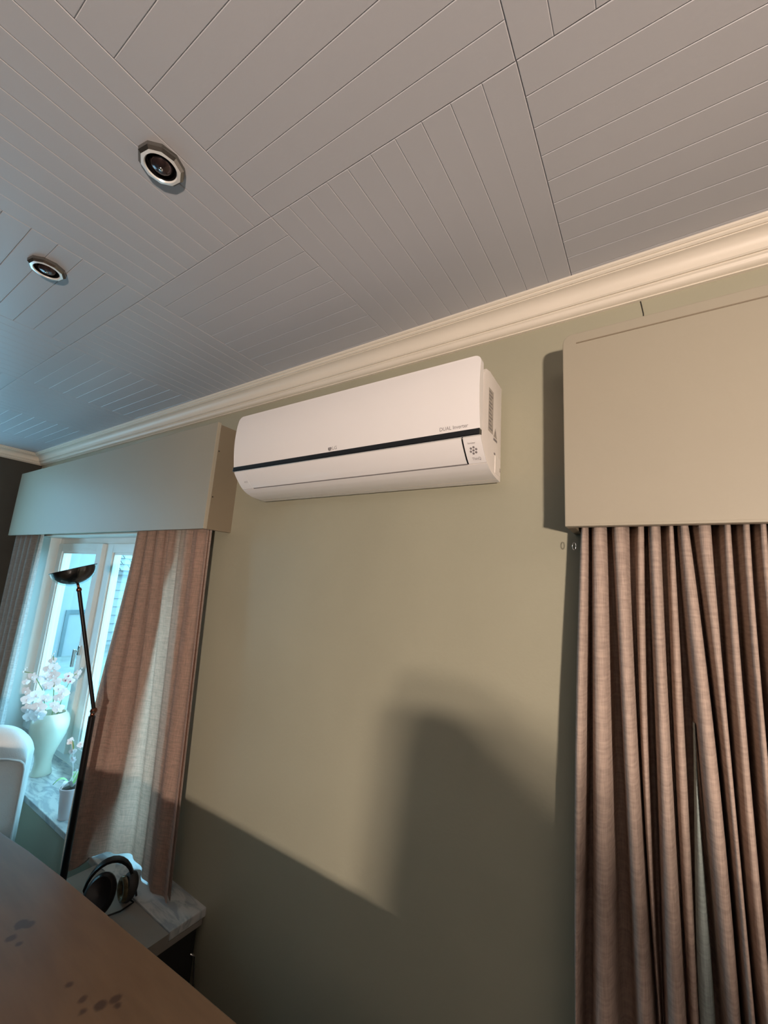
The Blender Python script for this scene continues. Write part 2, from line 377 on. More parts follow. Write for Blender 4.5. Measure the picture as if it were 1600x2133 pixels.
obj('side_board', box(x0 + .002, x0 + .02, -P + .0205, 0, z0, z1 - .012), 'pelmet_shaded', pr)
obj('top_board', box(x0 + .022, x1 - .002, -P + .0205, 0, z1 - .03, z1 - .014), 'pelmet', pr)
obj('curtain_rail', tube([(.97, -.07, 1.86), (2.7, -.07, 1.86)], .010, 8), 'white_frame', pr)

# ------------------------------------------------------------------ air conditioner
AX0, AX1 = -.250, .754
ac = thing('air_conditioner', (.252, 0, 1.947), 'white wall-mounted split air conditioner with glossy black stripe', 'air conditioner')
low = [(-.197, 2.034), (-.190, 2.022), (-.181, 2.010), (-.170, 1.997), (-.158, 1.984), (-.142, 1.971), (-.122, 1.961), (-.095, 1.953), (-.06, 1.949), (-.03, 1.947)]
def low_y(z):      # front surface of the lower body
    zs = [p[1] for p in reversed(low)]; ys = [p[0] for p in reversed(low)]
    return interp(zs, ys, z)
body = [(-.030, 2.238), (-.135, 2.243), (-.165, 2.236), (-.185, 2.215), (-.188, 2.12), (-.186, 2.052), (-.197, 2.050)] + low
obj('body', extrude_x(body, AX0, AX1), 'ac_body', ac, bevel=.0015, auto=.5)
obj('mounting_plate', box(AX0 + .03, AX1 - .03, -.029, 0, 1.96, 2.225), 'ac_body', ac)
# front panel with rounded upper corners
rc = .020; ztop, zbot = 2.258, 2.049
zs = [zbot + (ztop - rc - zbot) * k / 10 for k in range(11)] + [ztop - rc + rc * math.sin(PI / 2 * k / 7) for k in range(1, 8)]
def pan_y(z): t = (z - zbot) / (ztop - zbot); return -(.203 + .010 * math.sin(PI * min(1, t * 1.02)) * .9 + .004 * t - .014 * max(0, t - .8) ** 1 )
def inset(z): 
    u = max(0, z - (ztop - rc)); return rc - math.sqrt(max(0, rc * rc - u * u))
rows = []
NX = 24
for z in zs:
    i = inset(z); rows.append([(lerp(AX0 + i, AX1 - i, k / NX), pan_y(z), z) for k in range(NX + 1)])
back = [[(x, -.187, z) for x, y, z in r_] for r_ in rows]
g1 = grid(rows); g2 = grid(back)
rim_f = [r_[0] for r_ in rows] + rows[-1][1:] + [r_[-1] for r_ in reversed(rows[:-1])] + list(reversed(rows[0][1:-1]))
rim_b = [r_[0] for r_ in back] + back[-1][1:] + [r_[-1] for r_ in reversed(back[:-1])] + list(reversed(back[0][1:-1]))
panel = obj('front_panel', join(g1, g2, grid([rim_f, rim_b], True)), 'ac_white', ac, auto=.6)
# lower cover skin (white) left and right of the louver and under it
def skin(x0, x1, za, zb, off, nz=10, th=.004):
    f, bk = [], []
    for k in range(nz + 1):
        z = lerp(za, zb, k / nz)
        f.append([(x0, low_y(z) - off, z), (x1, low_y(z) - off, z)]); bk.append([(x0, low_y(z) - off + th, z), (x1, low_y(z) - off + th, z)])
    rf = [p[0] for p in f] + [p[1] for p in reversed(f)]; rb = [p[0] for p in bk] + [p[1] for p in reversed(bk)]
    return join(grid(f), grid(bk), grid([rf, rb], True))
LZ0, LZ1 = 1.9735, 2.028
obj('end_cover', skin(.7045, AX1, LZ0, 2.033, .003), 'ac_white', ac, auto=.5)
ec = obj('end_cover', skin(AX0, -.1885, LZ0, 2.033, .003), 'ac_white', ac, auto=.5)
obj('bottom_cover', skin(AX0, AX1, 1.9475, 1.972, .003), 'ac_white', ac, auto=.5)
lou = obj('louver', skin(-.187, .6995, LZ0 + .0012, 2.032, .0035), 'ac_white', ac, auto=.5)
obj('louver_gap', skin(.699, .705, LZ0, 2.030, .0006, th=.001), 'ac_black', ac)
obj('louver_seam', skin(-.187, .70, LZ0 - .0016, LZ0 + .0010, .0010, th=.001, nz=2), 'print_grey', ac)
st = obj('stripe', box(AX0 + .001, AX1, -.2068, -.19, 2.0325, 2.0492), 'ac_black', ac, bevel=.0015)
obj('chrome_edge', box(AX0 + .002, AX1 - .001, -.2050, -.192, 2.0305, 2.0324), 'chrome', st)
# lettering
def lettering(body, size, x0, z0, parent, yf, mt='print_grey', name='lettering', fit=None, squash=1.0):
    V, F = text_mesh(body, size)
    w_ = max(v[0] for v in V) - min(v[0] for v in V); mn = min(v[0] for v in V)
    k = fit / w_ if fit else 1.0
    V = [(x0 + (x - mn) * k, yf(z0 + y * squash) - .0006, z0 + y * squash) for x, y, z in V]
    return obj(name, (V, F), mt, parent)
lettering('DUAL Inverter', .0145, .640, 2.057, panel, pan_y, fit=.082)
lettering('LG', .0150, .2560, 2.0558, panel, pan_y, fit=.0185)
V, F = [], []
cv = [(.245 + .0076 * math.cos(2 * PI * k / 20), pan_y(2.0610) - .0006, 2.0610 + .0076 * math.sin(2 * PI * k / 20)) for k in range(20)]
lg = obj('logo_disc', (cv, [tuple(range(20))]), 'print_grey', panel)
obj('logo_face', ([(x, y - .0004, z) for x, y, z in [(.2455, cv[0][1], 2.0635), (.2465, cv[0][1], 2.0635), (.2465, cv[0][1], 2.0580), (.2488, cv[0][1], 2.0580), (.2488, cv[0][1], 2.0571), (.2455, cv[0][1], 2.0571)]], [(0, 1, 2, 5), (5, 2, 3, 4)]), 'ac_white', lg)
ecr = bpy.data.objects['end_cover']
yl = lambda z: low_y(z) - .0031
lettering('Ionizer', .0085, .716, 2.0150, ecr, yl, fit=.021, squash=.75)
lettering('ThinQ', .0105, .7185, 1.9800, ecr, yl, fit=.024, squash=.75)
for k in range(7):
    a = 2 * PI * k / 6 + .3; rr = 0 if k == 6 else .0082
    cx, cz = .7275 + rr * math.cos(a), 2.0005 + .82 * rr * math.sin(a)
    obj('ionizer_dot', ([(cx + .0031 * math.cos(2 * PI * q / 14), yl(cz + .0026 * math.sin(2 * PI * q / 14)) - .0006, cz + .0026 * math.sin(2 * PI * q / 14)) for q in range(14)], [tuple(range(14))]), 'print_grey', ecr)
lettering('AI', .0075, -.2150, 1.9925, ec, yl, fit=.008)
lettering('DI', .0075, -.2045, 1.9925, ec, yl, fit=.008)
# rating plate, warning triangle and vents on the right side
xs = AX1 + .0006
rp_ = obj('rating_label', box(AX1 - .001, xs, -.143, -.104, 2.066, 2.192), 'print_light', ac)
for k in range(11):
    z = 2.074 + k * .0107; e = -.109 - (k % 3) * .006
    obj('print_line', box(xs - .0002, xs + .0004, -.139, e, z, z + .0035), 'print_grey', rp_)
V = [(xs, -.098, 2.064), (xs, -.068, 2.064), (xs, -.083, 2.092), (AX1 - .001, -.098, 2.064), (AX1 - .001, -.068, 2.064), (AX1 - .001, -.083, 2.092)]
tri = obj('warning_triangle', (V, [(0, 1, 2), (3, 5, 4), (0, 3, 4, 1), (1, 4, 5, 2), (2, 5, 3, 0)]), 'print_light', ac)
obj('print_line', ([(xs + .0004, -.0845, 2.0685), (xs + .0004, -.0815, 2.0685), (xs + .0004, -.080, 2.083), (xs + .0004, -.086, 2.083)], [(0, 1, 2, 3)]), 'print_grey', tri)
obj('print_line', box(xs - .0004, xs + .0003, -.098, -.068, 2.0535, 2.060), 'print_grey', tri)
obj('release_tab', box(AX1 - .001, AX1 + .0012, -.092, -.083, 2.013, 2.018), 'print_grey', ac)
obj('knockout_cover', box(AX1 - .001, AX1 + .0015, -.082, -.036, 1.962, 2.012), 'ac_body', ac, bevel=.001)
obj('clip', box(AX1 - .001, AX1 + .002, -.045, -.035, 1.974, 1.985), 'print_light', ac)

# ------------------------------------------------------------------ recessed spotlights
def spot(x, y, label, a0):
    t = thing('ceiling_spotlight', (x, y, ZC), label, 'spotlight', 'recessed ceiling spotlights')
    n = 10
    R0 = .0465
    rows = []
    for r_, h in ((R0, 0), (R0 * .985, -.008), (R0 * .86, -.0135)):
        rows.append([(x + r_ * math.cos(a0 + 2 * PI * k / n), y + r_ * math.sin(a0 + 2 * PI * k / n), ZC + h) for k in range(n)])
    ring = grid(rows, True)
    obj('bezel_rim', ring, 'dark_chrome', t)
    rows = []
    N = 40
    def poly(r_, k):   # decagon radius at angle
        a = 2 * PI * k / N; s = 2 * PI / n; q = ((a + s / 2) % s) - s / 2
        return r_ * math.cos(s / 2) / math.cos(abs(abs(q) - s / 2)) if False else r_ * math.cos(PI / n) / math.cos(((a % s) - s / 2))
    rows.append([(x + poly(R0 * .86, k) * math.cos(a0 + 2 * PI * k / N), y + poly(R0 * .86, k) * math.sin(a0 + 2 * PI * k / N), ZC - .0135) for k in range(N)])
    rows.append([(x + .0325 * math.cos(a0 + 2 * PI * k / N), y + .0325 * math.sin(a0 + 2 * PI * k / N), ZC - .0145) for k in range(N)])
    rows.append([(x + .0305 * math.cos(a0 + 2 * PI * k / N), y + .0305 * math.sin(a0 + 2 * PI * k / N), ZC - .0115) for k in range(N)])
    obj('bezel_face', grid(rows, True), 'bezel', t, auto=.4)
    obj('reflector', lathe([(.0305, -.0115), (.0295, -.006), (.026, .002), (.020, .006)][:2] + [(.029, -.0015), (.0001, -.0012)], (x, y, ZC), 32), 'black', t, smooth=True)
    ln = obj('lamp_glass', lathe([(.0235, -.003), (.0225, -.0075), (.018, -.0125), (.010, -.0155), (.0001, -.0165)], (x, y, ZC), 28), 'reflector', t, smooth=True)
    obj('filament_cap', ball((x, y, ZC - .016), .0045, 12, 6, (1, 1, .5)), 'chrome', ln, smooth=True)
spot(.261, -.841, 'faceted chrome recessed spotlight on ceiling, the larger and nearer of the pair', .15)
spot(-.361, -.847, 'faceted dark chrome recessed spotlight on ceiling, the farther one near window side', .15)

# ------------------------------------------------------------------ curtains
def px_dir(u, v): return _R @ Vector(((u - 800) / 852.13, 1, -(v - 1066.5) / 852.13))
def at_y(u, v, y):
    d = px_dir(u, v); t_ = (y - CAM.y) / d.y; return CAM + d * t_
# fold bands of the right curtain: left/right border of each lit fold, (z 1.79 / z 1.33 / z 0.84); converted once to metres at the fabric plane
bands = [((1204, 1222), (1193, 1220), (1196, 1208), 0), ((1226, 1261), (1228, 1273), (1227, 1285), 0), ((1270, 1306), (1293, 1329), (1318, 1366), 0),
         ((1322, 1343), (1332, 1352), (1371, 1378), 1), ((1348, 1377), (1364, 1400), (1382, 1435), 0), ((1390, 1407), (1405, 1433), (1437, 1462), 1),
         ((1412, 1441), (1453, 1500), (1512, 1552), 0), ((1448, 1490), (1503, 1527), (1556, 1582), 0), ((1506, 1531), (1532, 1566), (1588, 1622), 0),
         ((1545, 1572), (1576, 1605), (1630, 1672), 0), ((1582, 1608), (1618, 1648), (1685, 1725), 0)]
def bx(u, row):
    return at_y(u, (1105, 1557, 2133)[row], -.10).x
zrow = (1.792, 1.333, .843)
def curve3(vals, z):
    # quadratic through three heights, continued straight below
    (za, zb, zc_), (a, b_, c) = zrow, vals
    if z < zc_: return c + (b_ - c) / (zb - zc_) * (z - zc_) * .6
    t_ = (za - z) / (za - zc_); tb = (za - zb) / (za - zc_)
    l = lambda t: a * (t - tb) * (t - 1) / (tb) + b_ * t * (t - 1) / (tb * (tb - 1)) + c * t * (t - tb) / (1 - tb)
    return l(t_)
tracks = []
for b0, b1, b2, rec in bands:
    tracks.append(([bx(b0[0], 0), bx(b1[0], 1), bx(b2[0], 2)], [bx(b0[1], 0), bx(b1[1], 1), bx(b2[1], 2)], rec))
lastx = tracks[-1][1]
for k in range(12):     # more folds beyond the frame
    p0 = [q + .012 + k * .085 for q in lastx]; tracks.append((p0, [q + .062 for q in p0], 0))
def right_curtain_rows():
    rows = []; nz = 44
    for i in range(nz + 1):
        z = 1.815 - (1.815 - .135) * (i / nz)
        row = []; grow = sstep((1.80 - z) / .5)
        for q, (l, r_, rec) in enumerate(tracks):
            xl, xr_ = curve3(l, z), curve3(r_, z)
            if xr_ - xl < .006: m_ = (xl + xr_) / 2; xl, xr_ = m_ - .003, m_ + .003
            wob = .004 * math.sin(z * 5 + q * 1.7) * grow
            yf = (-.085 - .022 * grow if not rec else -.068) + wob
            yb = -.035 + .017 * grow
            for k in range(9):
                u = -1 + k / 4; h = math.sqrt(max(0, 1 - abs(u) ** 2.6))
                row.append(((xl + xr_) / 2 + u * (xr_ - xl) / 2, lerp(yb, yf, h), z))
            if q + 1 < len(tracks):
                nx = curve3(tracks[q + 1][0], z)
                row.append((lerp(xr_, nx, .25), yb + .012, z)); row.append((lerp(xr_, nx, .75), yb + .012, z))
        for k in range(1, len(row)):            # keep the cloth from running backwards
            if row[k][0] < row[k - 1][0] + 1e-4: row[k] = (row[k - 1][0] + 1e-4, row[k][1], row[k][2])
        rows.append(row)
    return rows
rcur = thing('curtain', (1.8, -.07, FZ), 'pinkish beige linen curtain in deep folds under the right pelmet', 'curtain', 'pleated linen curtains')
oc = obj('fabric', grid(right_curtain_rows()), 'linen', rcur, smooth=True)
oc.modifiers.new('thickness', 'SOLIDIFY').thickness = .0012
# added grey-green strip: cool light between two folds put into its colour
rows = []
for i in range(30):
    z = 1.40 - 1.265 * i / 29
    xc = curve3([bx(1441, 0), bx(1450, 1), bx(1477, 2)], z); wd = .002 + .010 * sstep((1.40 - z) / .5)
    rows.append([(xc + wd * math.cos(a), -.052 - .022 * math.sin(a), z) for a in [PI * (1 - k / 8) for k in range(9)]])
lo = obj('lining', grid(rows), 'lining', rcur, smooth=True); lo['label'] = 'grey-green strip for cool light between folds'
hk = [(.953 + .004 * math.cos(a), -.07, 1.758 + .009 * math.sin(a)) for a in [2 * PI * k / 16 for k in range(17)]]
obj('hook', tube(hk, .0009, 6, False), 'chrome', rcur, smooth=True)

# left curtain (right of the left window)
def left_curtain(off=0.0, u0=0.0, u1=1.0, nu=90):
    rows = []; nz = 46
    for i in range(nz + 1):
        f = i / nz
        row = []
        for k in range(nu + 1):
            u = lerp(u0, u1, k / nu)
            xt = lerp(-1.205, -.542, u)
            xb = interp([0, .12, .30, .52, .62, .80, 1], [-1.085, -.99, -.925, -.81, -.735, -.60, -.468], u)
            yb = interp([0, .12, .30, .42, .52, .62, .80, 1], [-.205, -.185, -.105, -.066, -.042, -.050, -.085, -.078], u)
            zb = interp([0, .10, .2, .30, .52, .62, 1], [.34, .36, .408, .420, .425, .408, .408], u)
            e = sstep(f)
            z = lerp(1.85, zb, f)
            x = lerp(xt, xb, f ** 1.05)
            amp = .011 * (1 - .35 * f)
            y = lerp(-.078, yb, e ** .8) + amp * math.sin(u * 2 * PI * 6.5 + .6 + .7 * f) + .007 * math.sin(u * 2 * PI * 14 + 1.0) * (1 - f) ** 2
            row.append((x, y + off, z))
        rows.append(row)
    return rows
lc = thing('curtain', (-.85, -.08, .40), 'brownish linen curtain beside the floor lamp, with a bright backlit strip', 'curtain', 'pleated linen curtains')
oc = obj('fabric', grid(left_curtain()), 'linen_window', lc, smooth=True)
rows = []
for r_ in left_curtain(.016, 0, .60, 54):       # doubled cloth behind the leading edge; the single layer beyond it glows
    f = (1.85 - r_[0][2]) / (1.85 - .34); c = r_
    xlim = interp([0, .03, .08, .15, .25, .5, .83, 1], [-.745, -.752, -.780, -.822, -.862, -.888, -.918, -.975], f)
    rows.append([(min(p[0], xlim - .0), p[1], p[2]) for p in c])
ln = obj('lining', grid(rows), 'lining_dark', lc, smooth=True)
lr = obj('lining', grid(left_curtain(.014, .735, 1.0, 24)), 'lining_dark', lc, smooth=True)  # added opaque sheet, keeps backlight out right of the glowing strip
# far-left curtain
def far_curtain():
    rows = []
    for i in range(31):
        f = i / 30; z = lerp(1.85, .42, f); row = []
        for k in range(81):
            u = k / 80
            x = lerp(-3.03, lerp(-2.625, -2.70, f ** .8), u)
            y = -.075 + .026 * math.sin(u * 2 * PI * 4.5 + .4) * (1 - .2 * f) + lerp(0, .02, u)
            row.append((x, y, z))
        rows.append(row)
    return rows
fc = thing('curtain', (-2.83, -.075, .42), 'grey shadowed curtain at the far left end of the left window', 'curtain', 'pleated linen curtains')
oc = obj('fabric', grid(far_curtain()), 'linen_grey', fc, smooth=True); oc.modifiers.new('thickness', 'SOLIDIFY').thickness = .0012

rows = []
for i in range(21):
    f = i / 20; z = lerp(1.85, .42, f); xe = lerp(-2.625, -2.70, f ** .8)
    rows.append([(xe + (.004 + .085 * f ** .7) * k / 5, -.05 + .012 * math.sin(k * 1.2) + .02 * k / 5, z) for k in range(6)])
ow = obj('lining', grid(rows), 'lining_white', fc, smooth=True); ow['label'] = 'bright white lining edge'

# ------------------------------------------------------------------ table
tz = .875
edge = [(-.90, -.700), (-.75, -.678), (-.60, -.657), (-.477, -.641), (-.319, -.621), (-.141, -.605), (.115, -.588), (.356, -.571), (.485, -.563), (.72, -.552), (.86, -.545)]
def arc_corner(p, u1, u2, rr=.07):
    p, u1, u2 = Vector(p), Vector(u1).normalized(), Vector(u2).normalized(); out = []
    for q in range(6):
        t_ = q / 5; v = (p + u1 * rr) * (1 - t_) ** 2 + p * 2 * t_ * (1 - t_) + (p + u2 * rr) * t_ ** 2; out.append((v.x, v.y))
    return out
poly = edge + arc_corner((1.0, -.540), (-1, -.04), (0, -1)) + arc_corner((1.0, -1.50), (0, 1), (-1, 0)) + arc_corner((-1.0, -1.55), (1, 0), (0, 1)) + arc_corner((-1.0, -.714), (0, -1), (1, .14))
c = [Vector((-1.0, -.714)), Vector((1.0, -.540)), Vector((1.0, -1.50)), Vector((-1.0, -1.55))]
ctr = sum((Vector(p) for p in c), Vector((0, 0))) / 4
tb = thing('dining_table', (ctr.x, ctr.y, FZ), 'brown wooden table with worn stained top in the foreground', 'table')
obj('table_top', prism(poly, tz - .032, tz), 'table_top', tb, bevel=.006, seg=3, auto=.6)
def leg_at(p, w_=.035):
    V = []
    for z, s in ((FZ, .6), (tz - .033, 1)):
        V += [(p.x + sx * w_ * s, p.y + sy * w_ * s, z) for sx, sy in ((-1, -1), (1, -1), (1, 1), (-1, 1))]
    return V, [(0, 1, 2, 3), (4, 5, 6, 7), (0, 1, 5, 4), (1, 2, 6, 5), (2, 3, 7, 6), (3, 0, 4, 7)]
lg_ = [p + (ctr - p).normalized() * .13 for p in c]
for p in lg_: obj('leg', leg_at(p), 'table_edge', tb, bevel=.003)
for k in range(4):
    a, b_ = lg_[k], lg_[(k + 1) % 4]; d = (b_ - a).normalized(); nn = Vector((-d.y, d.x)) * .011
    a2, b2 = a + d * .036, b_ - d * .036
    low_z = FZ + .05 if k in (1, 2) else tz - .125            # added closed panels, near side and right end, to block lamplight below
    obj('blocking_panel' if k in (1, 2) else 'apron', prism([tuple(a2 + nn), tuple(b2 + nn), tuple(b2 - nn), tuple(a2 - nn)], low_z, tz - .033), 'table_edge', tb)

# ------------------------------------------------------------------ white upholstered chair behind the table
CB = Vector((-1.605, -.488, FZ))                      # middle of the backrest; the chair is turned to face the room
ch = thing('upholstered_chair', CB, 'white leather chair with piped edges standing between table and window', 'chair')
ch.rotation_euler = (0, 0, math.radians(60))
HW = .27
def cl(x, y, z): return (CB.x + x, CB.y + y, z)         # chair frame: +x its side, -y its front
prof_b = [(-.050, .26), (-.052, .44), (-.056, .56), (-.062, .69), (-.062, .735), (-.058, .775), (-.042, .820), (-.010, .848), (.034, .850), (.068, .826), (.084, .778), (.080, .72), (.064, .60), (.055, .44), (.050, .26)]
rows = []; nxs = 36
for k in range(nxs + 1):
    u = math.sin(PI / 2 * (-1 + 2 * k / nxs)); rnd = 1 - abs(u) ** 9
    dome = math.sqrt(max(0, 1 - (max(0, abs(u) - .35) / .65) ** 2.2)); zp = .735 - .030 * abs(u) ** 6
    rows.append([cl(u * HW, y * (.80 + .20 * rnd) if y > 0 else y, min(z, zp) + max(0, z - .735) * (.10 + .90 * dome)) for y, z in prof_b])
bk = obj('backrest', capped(grid(rows, True), len(prof_b), len(rows)), 'leather', ch, smooth=True)
half = [(HW, -.053, .28), (HW, -.055, .45), (HW, -.058, .58), (HW - .001, -.063, .67), (HW - .006, -.066, .695), (HW - .02, -.067, .708), (HW - .07, -.068, .722), (HW - .15, -.068, .733), (0, -.068, .738)]
obj('piping', tube([cl(*p) for p in half] + [cl(-x, y, z) for x, y, z in reversed(half[:-1])], .0048, 8), 'leather', bk, smooth=True)
V, F = box(CB.x - HW + .015, CB.x + HW - .015, CB.y - .50, CB.y - .075, .30, .41)
obj('seat', (V, F), 'leather', ch, bevel=.025, seg=3, auto=.8)
for lx in (-HW + .06, HW - .06):
    for ly in (-.45, .0): obj('leg', tube([cl(lx, ly, FZ), cl(lx, ly,   .31 if ly < -.2 else .30)], [.014, .022], 10), 'black', ch)

# ------------------------------------------------------------------ floor lamp by the window
fx, fy = -.885, -.27
fl = thing('floor_lamp', (fx, fy, FZ), 'slim black floor lamp with tilted half-bowl shade in front of the window', 'floor lamp')
obj('base', lathe([(.0001, .0), (.115, 0), (.115, .012), (.10, .020), (.02, .028), (.0001, .03)], (fx, fy, FZ), 36), 'black', fl, auto=.6)
obj('pole', tube([(fx, fy, FZ + .03), (fx, fy, 1.015)], .0125, 14), 'black', fl, auto=.6)
obj('knob', ball((fx - .02, fy - .018, .385), .018, 12, 8), 'bronze', fl, smooth=True)
nrm = Vector((fx - CAM.x, fy - CAM.y, 0)).normalized(); rgt = Vector((nrm.y, -nrm.x, 0))
def lp(lat, z, dep=0.0): return Vector((fx, fy, 0)) + rgt * lat + nrm * dep + Vector((0, 0, z))
jt = obj('joint', join(ball(lp(.002, 1.036), .0135, 14, 8), tube([lp(0, 1.01), lp(0, 1.034)], .009, 10)), 'bronze', fl, smooth=True)
obj('joint_screw', tube([lp(.002, 1.036, -.024), lp(.002, 1.036, .024)], .005, 10), 'chrome', jt)
obj('arm', tube([lp(.003, 1.036), lp(-.1275, 1.531)], .0075, 12), 'black', fl, auto=.6)
j2 = obj('joint', join(ball(lp(-.1275, 1.531), .0105, 14, 8), tube([lp(-.1275, 1.531), lp(-.137, 1.560)], .005, 10)), 'bronze', fl, smooth=True)
# half-bowl shade, tilted, open side up
ta = math.atan2(.052, .144)
U = (rgt * math.cos(ta) + Vector((0, 0, 1)) * math.sin(ta)); Wv = (-rgt * math.sin(ta) + Vector((0, 0, 1)) * math.cos(ta)); D_ = nrm
hc = lp(-.160, 1.616)
def bowl(R_, depth, n=36, m=10, th=.003, zoff=0.0):
    prof = [(R_ * math.sin(PI / 2 * k / m), -depth * math.cos(PI / 2 * k / m)) for k in range(m + 1)]
    prof[0] = (.0005, -depth)
    inner = [((R_ - th) * math.sin(PI / 2 * k / m), -(depth - th) * math.cos(PI / 2 * k / m)) for k in range(m, -1, -1)]; inner[-1] = (.0005, -(depth - th))
    rows = [[tuple(hc + U * (r_ * math.cos(2 * PI * q / n)) + D_ * (r_ * math.sin(2 * PI * q / n)) + Wv * (h + zoff)) for q in range(n)] for r_, h in prof + inner]
    return grid(rows, True)
sh = obj('shade', bowl(.0765, .064), 'black', fl, auto=.7)
obj('glass_rim', bowl(.0835, .072, th=.0016), 'glass', sh, auto=.7)
ring = [tuple(hc + U * (.0835 * math.cos(2 * PI * q / 40)) + D_ * (.0835 * math.sin(2 * PI * q / 40))) for q in range(41)]
obj('rim_wire', tube(ring, .0014, 6, False), 'black', sh, smooth=True)
obj('cover_disc', ([tuple(hc + U * (.074 * math.cos(2 * PI * q / 36)) + D_ * (.074 * math.sin(2 * PI * q / 36)) - Wv * .002) for q in range(36)], [tuple(range(36))]), 'black_soft', sh)

# ------------------------------------------------------------------ vase and orchid branches on the sill
vx, vy, vz = -1.983, -.003, .403
tag(obj('vase', lathe([(.0001, 0), (.050, 0), (.052, .006), (.046, .03), (.042, .065), (.046, .10), (.058, .135), (.076, .18), (.090, .22), (.097, .262), (.096, .295), (.086, .325), (.072, .340), (.070, .345), (.066, .342), (.070, .325), (.080, .29), (.06, .2), (.03, .1), (.0001, .09)], (vx, vy, vz), 40), 'vase', auto=1.0),
    'large pale cream ceramic vase with wide shoulders on the marble sill', 'vase')
vn = Vector((vx - CAM.x, vy - CAM.y, 0)).normalized(); vr = Vector((vn.y, -vn.x, 0))
def vp(lat, z, dep=0.0): return Vector((vx, vy, 0)) + vr * lat + vn * dep + Vector((0, 0, z))
def petal(L, W_, curl, n=6):
    rows = []
    for i in range(n + 1):
        t_ = i / n; hw = W_ * math.sin(PI * min(1, (t_ * .9 + .08))) ** .7
        rows.append([(t_ * L, -hw, curl * t_ * t_ * L + .15 * hw), (t_ * L, 0, curl * t_ * t_ * L), (t_ * L, hw, curl * t_ * t_ * L + .15 * hw)])
    return grid(rows)
def flower_mesh(pink):
    V, F = [], []
    for k, (L, W_) in enumerate(((.030, .011), (.033, .017), (.028, .009), (.028, .009), (.033, .017))):
        a = [PI / 2, .25, -PI / 2 - .65, -PI / 2 + .65, PI - .25][k]
        pv, pf = petal(L, W_, -.12)
        n0 = len(V); V += [(x * math.cos(a) - y * math.sin(a), x * math.sin(a) + y * math.cos(a), z) for x, y, z in pv]; F += [tuple(i + n0 for i in f) for f in pf]
    me = bpy.data.meshes.new('flower'); me.from_pydata(V, [], F); me.update(); me.shade_smooth(); me.materials.append(M['petal']); return me
FM = flower_mesh(False)
lipv = ball((0, -.004, .006), .0065, 8, 5, (1, 1.3, .8))
LM = bpy.data.meshes.new('lip'); LM.from_pydata([tuple(v) for v in lipv[0]], [], lipv[1]); LM.update(); LM.shade_smooth(); LM.materials.append(M['petal'])
LP = LM.copy(); LP.materials.clear(); LP.materials.append(M['petal_pink'])
def place_flower(parent, p, facing, scale, roll, pink=False):
    f = link('flower', FM, None, parent); f.location = Vector(p) - base_of(parent)
    q = Vector(facing).to_track_quat('Z', 'Y'); f.rotation_mode = 'QUATERNION'; f.rotation_quaternion = q @ Euler((0, 0, roll)).to_quaternion(); f.scale = (scale,) * 3
    l = link('lip', LP if pink else LM, None, f)
    return f
def branch(label, pts, fl_pts, pink=0):
    root = thing('orchid_branch', pts[0], label, 'flower', 'white orchid branches in the vase')
    obj('stem', tube(pts, .0025, 6), 'stem', root, smooth=True)
    for i, (lat, z, dep, s) in enumerate(fl_pts):
        p = vp(lat, z, dep); fc_ = (-vn + vr * random.uniform(-.6, .5) + Vector((0, 0, random.uniform(-.3, .4))))
        place_flower(root, p, fc_, s * random.uniform(.9, 1.12), random.uniform(-.5, .5), i < pink)
    for k in range(3):
        tip = Vector(pts[-1]); obj('bud', ball(tip + Vector((0, 0, .012 * k)) + vr * .006 * (k - 1), .006 - .001 * k, 8, 6, (.8, .8, 1.2)), 'petal', root, smooth=True)
branch('white orchid branch arching left in the vase, by the window jamb', [vp(-.02, .56), vp(-.03, .74), vp(-.07, .88), vp(-.13, .98), vp(-.172, .99)],
       [(-.13, .965, -.02, .8), (-.155, .93, 0, .7), (-.145, .885, -.03, .95), (-.10, .935, .02, .95), (-.13, .835, -.02, 1.05), (-.09, .865, -.04, 1.1), (-.12, .785, -.03, 1.2), (-.07, .795, -.06, 1.25), (-.045, .835, -.03, 1.1), (-.10, .75, -.06, 1.15), (-.065, .755, -.08, 1.2)])
branch('tallest white orchid branch rising upright from the middle of the vase', [vp(0, .56), vp(0, .75, .02), vp(-.02, .90, .05), vp(-.04, 1.02, .07), vp(-.052, 1.065, .07)],
       [(-.05, 1.035, .07, .75), (-.035, .995, .06, .95), (-.065, .985, .07, .95), (-.03, .95, .05, 1.05), (-.06, .935, .06, 1.05), (-.015, .905, .05, 1.0), (-.05, .89, .04, 1.1)])
branch('white orchid branch with pinkish throats leaning right toward the floor lamp', [vp(.02, .56), vp(.025, .75), vp(.04, .86), vp(.065, .95), (vp(.10, .97))],
       [(.045, .955, -.01, .75), (.06, .925, -.02, .8), (.035, .925, .02, .75), (.09, .965, 0, .75), (.08, .935, .02, .75), (.01, .885, -.02, .95), (.035, .86, -.03, .95), (.015, .83, -.02, 1.0), (.0, .795, -.03, .9), (.025, .775, -.05, .9)], 3)

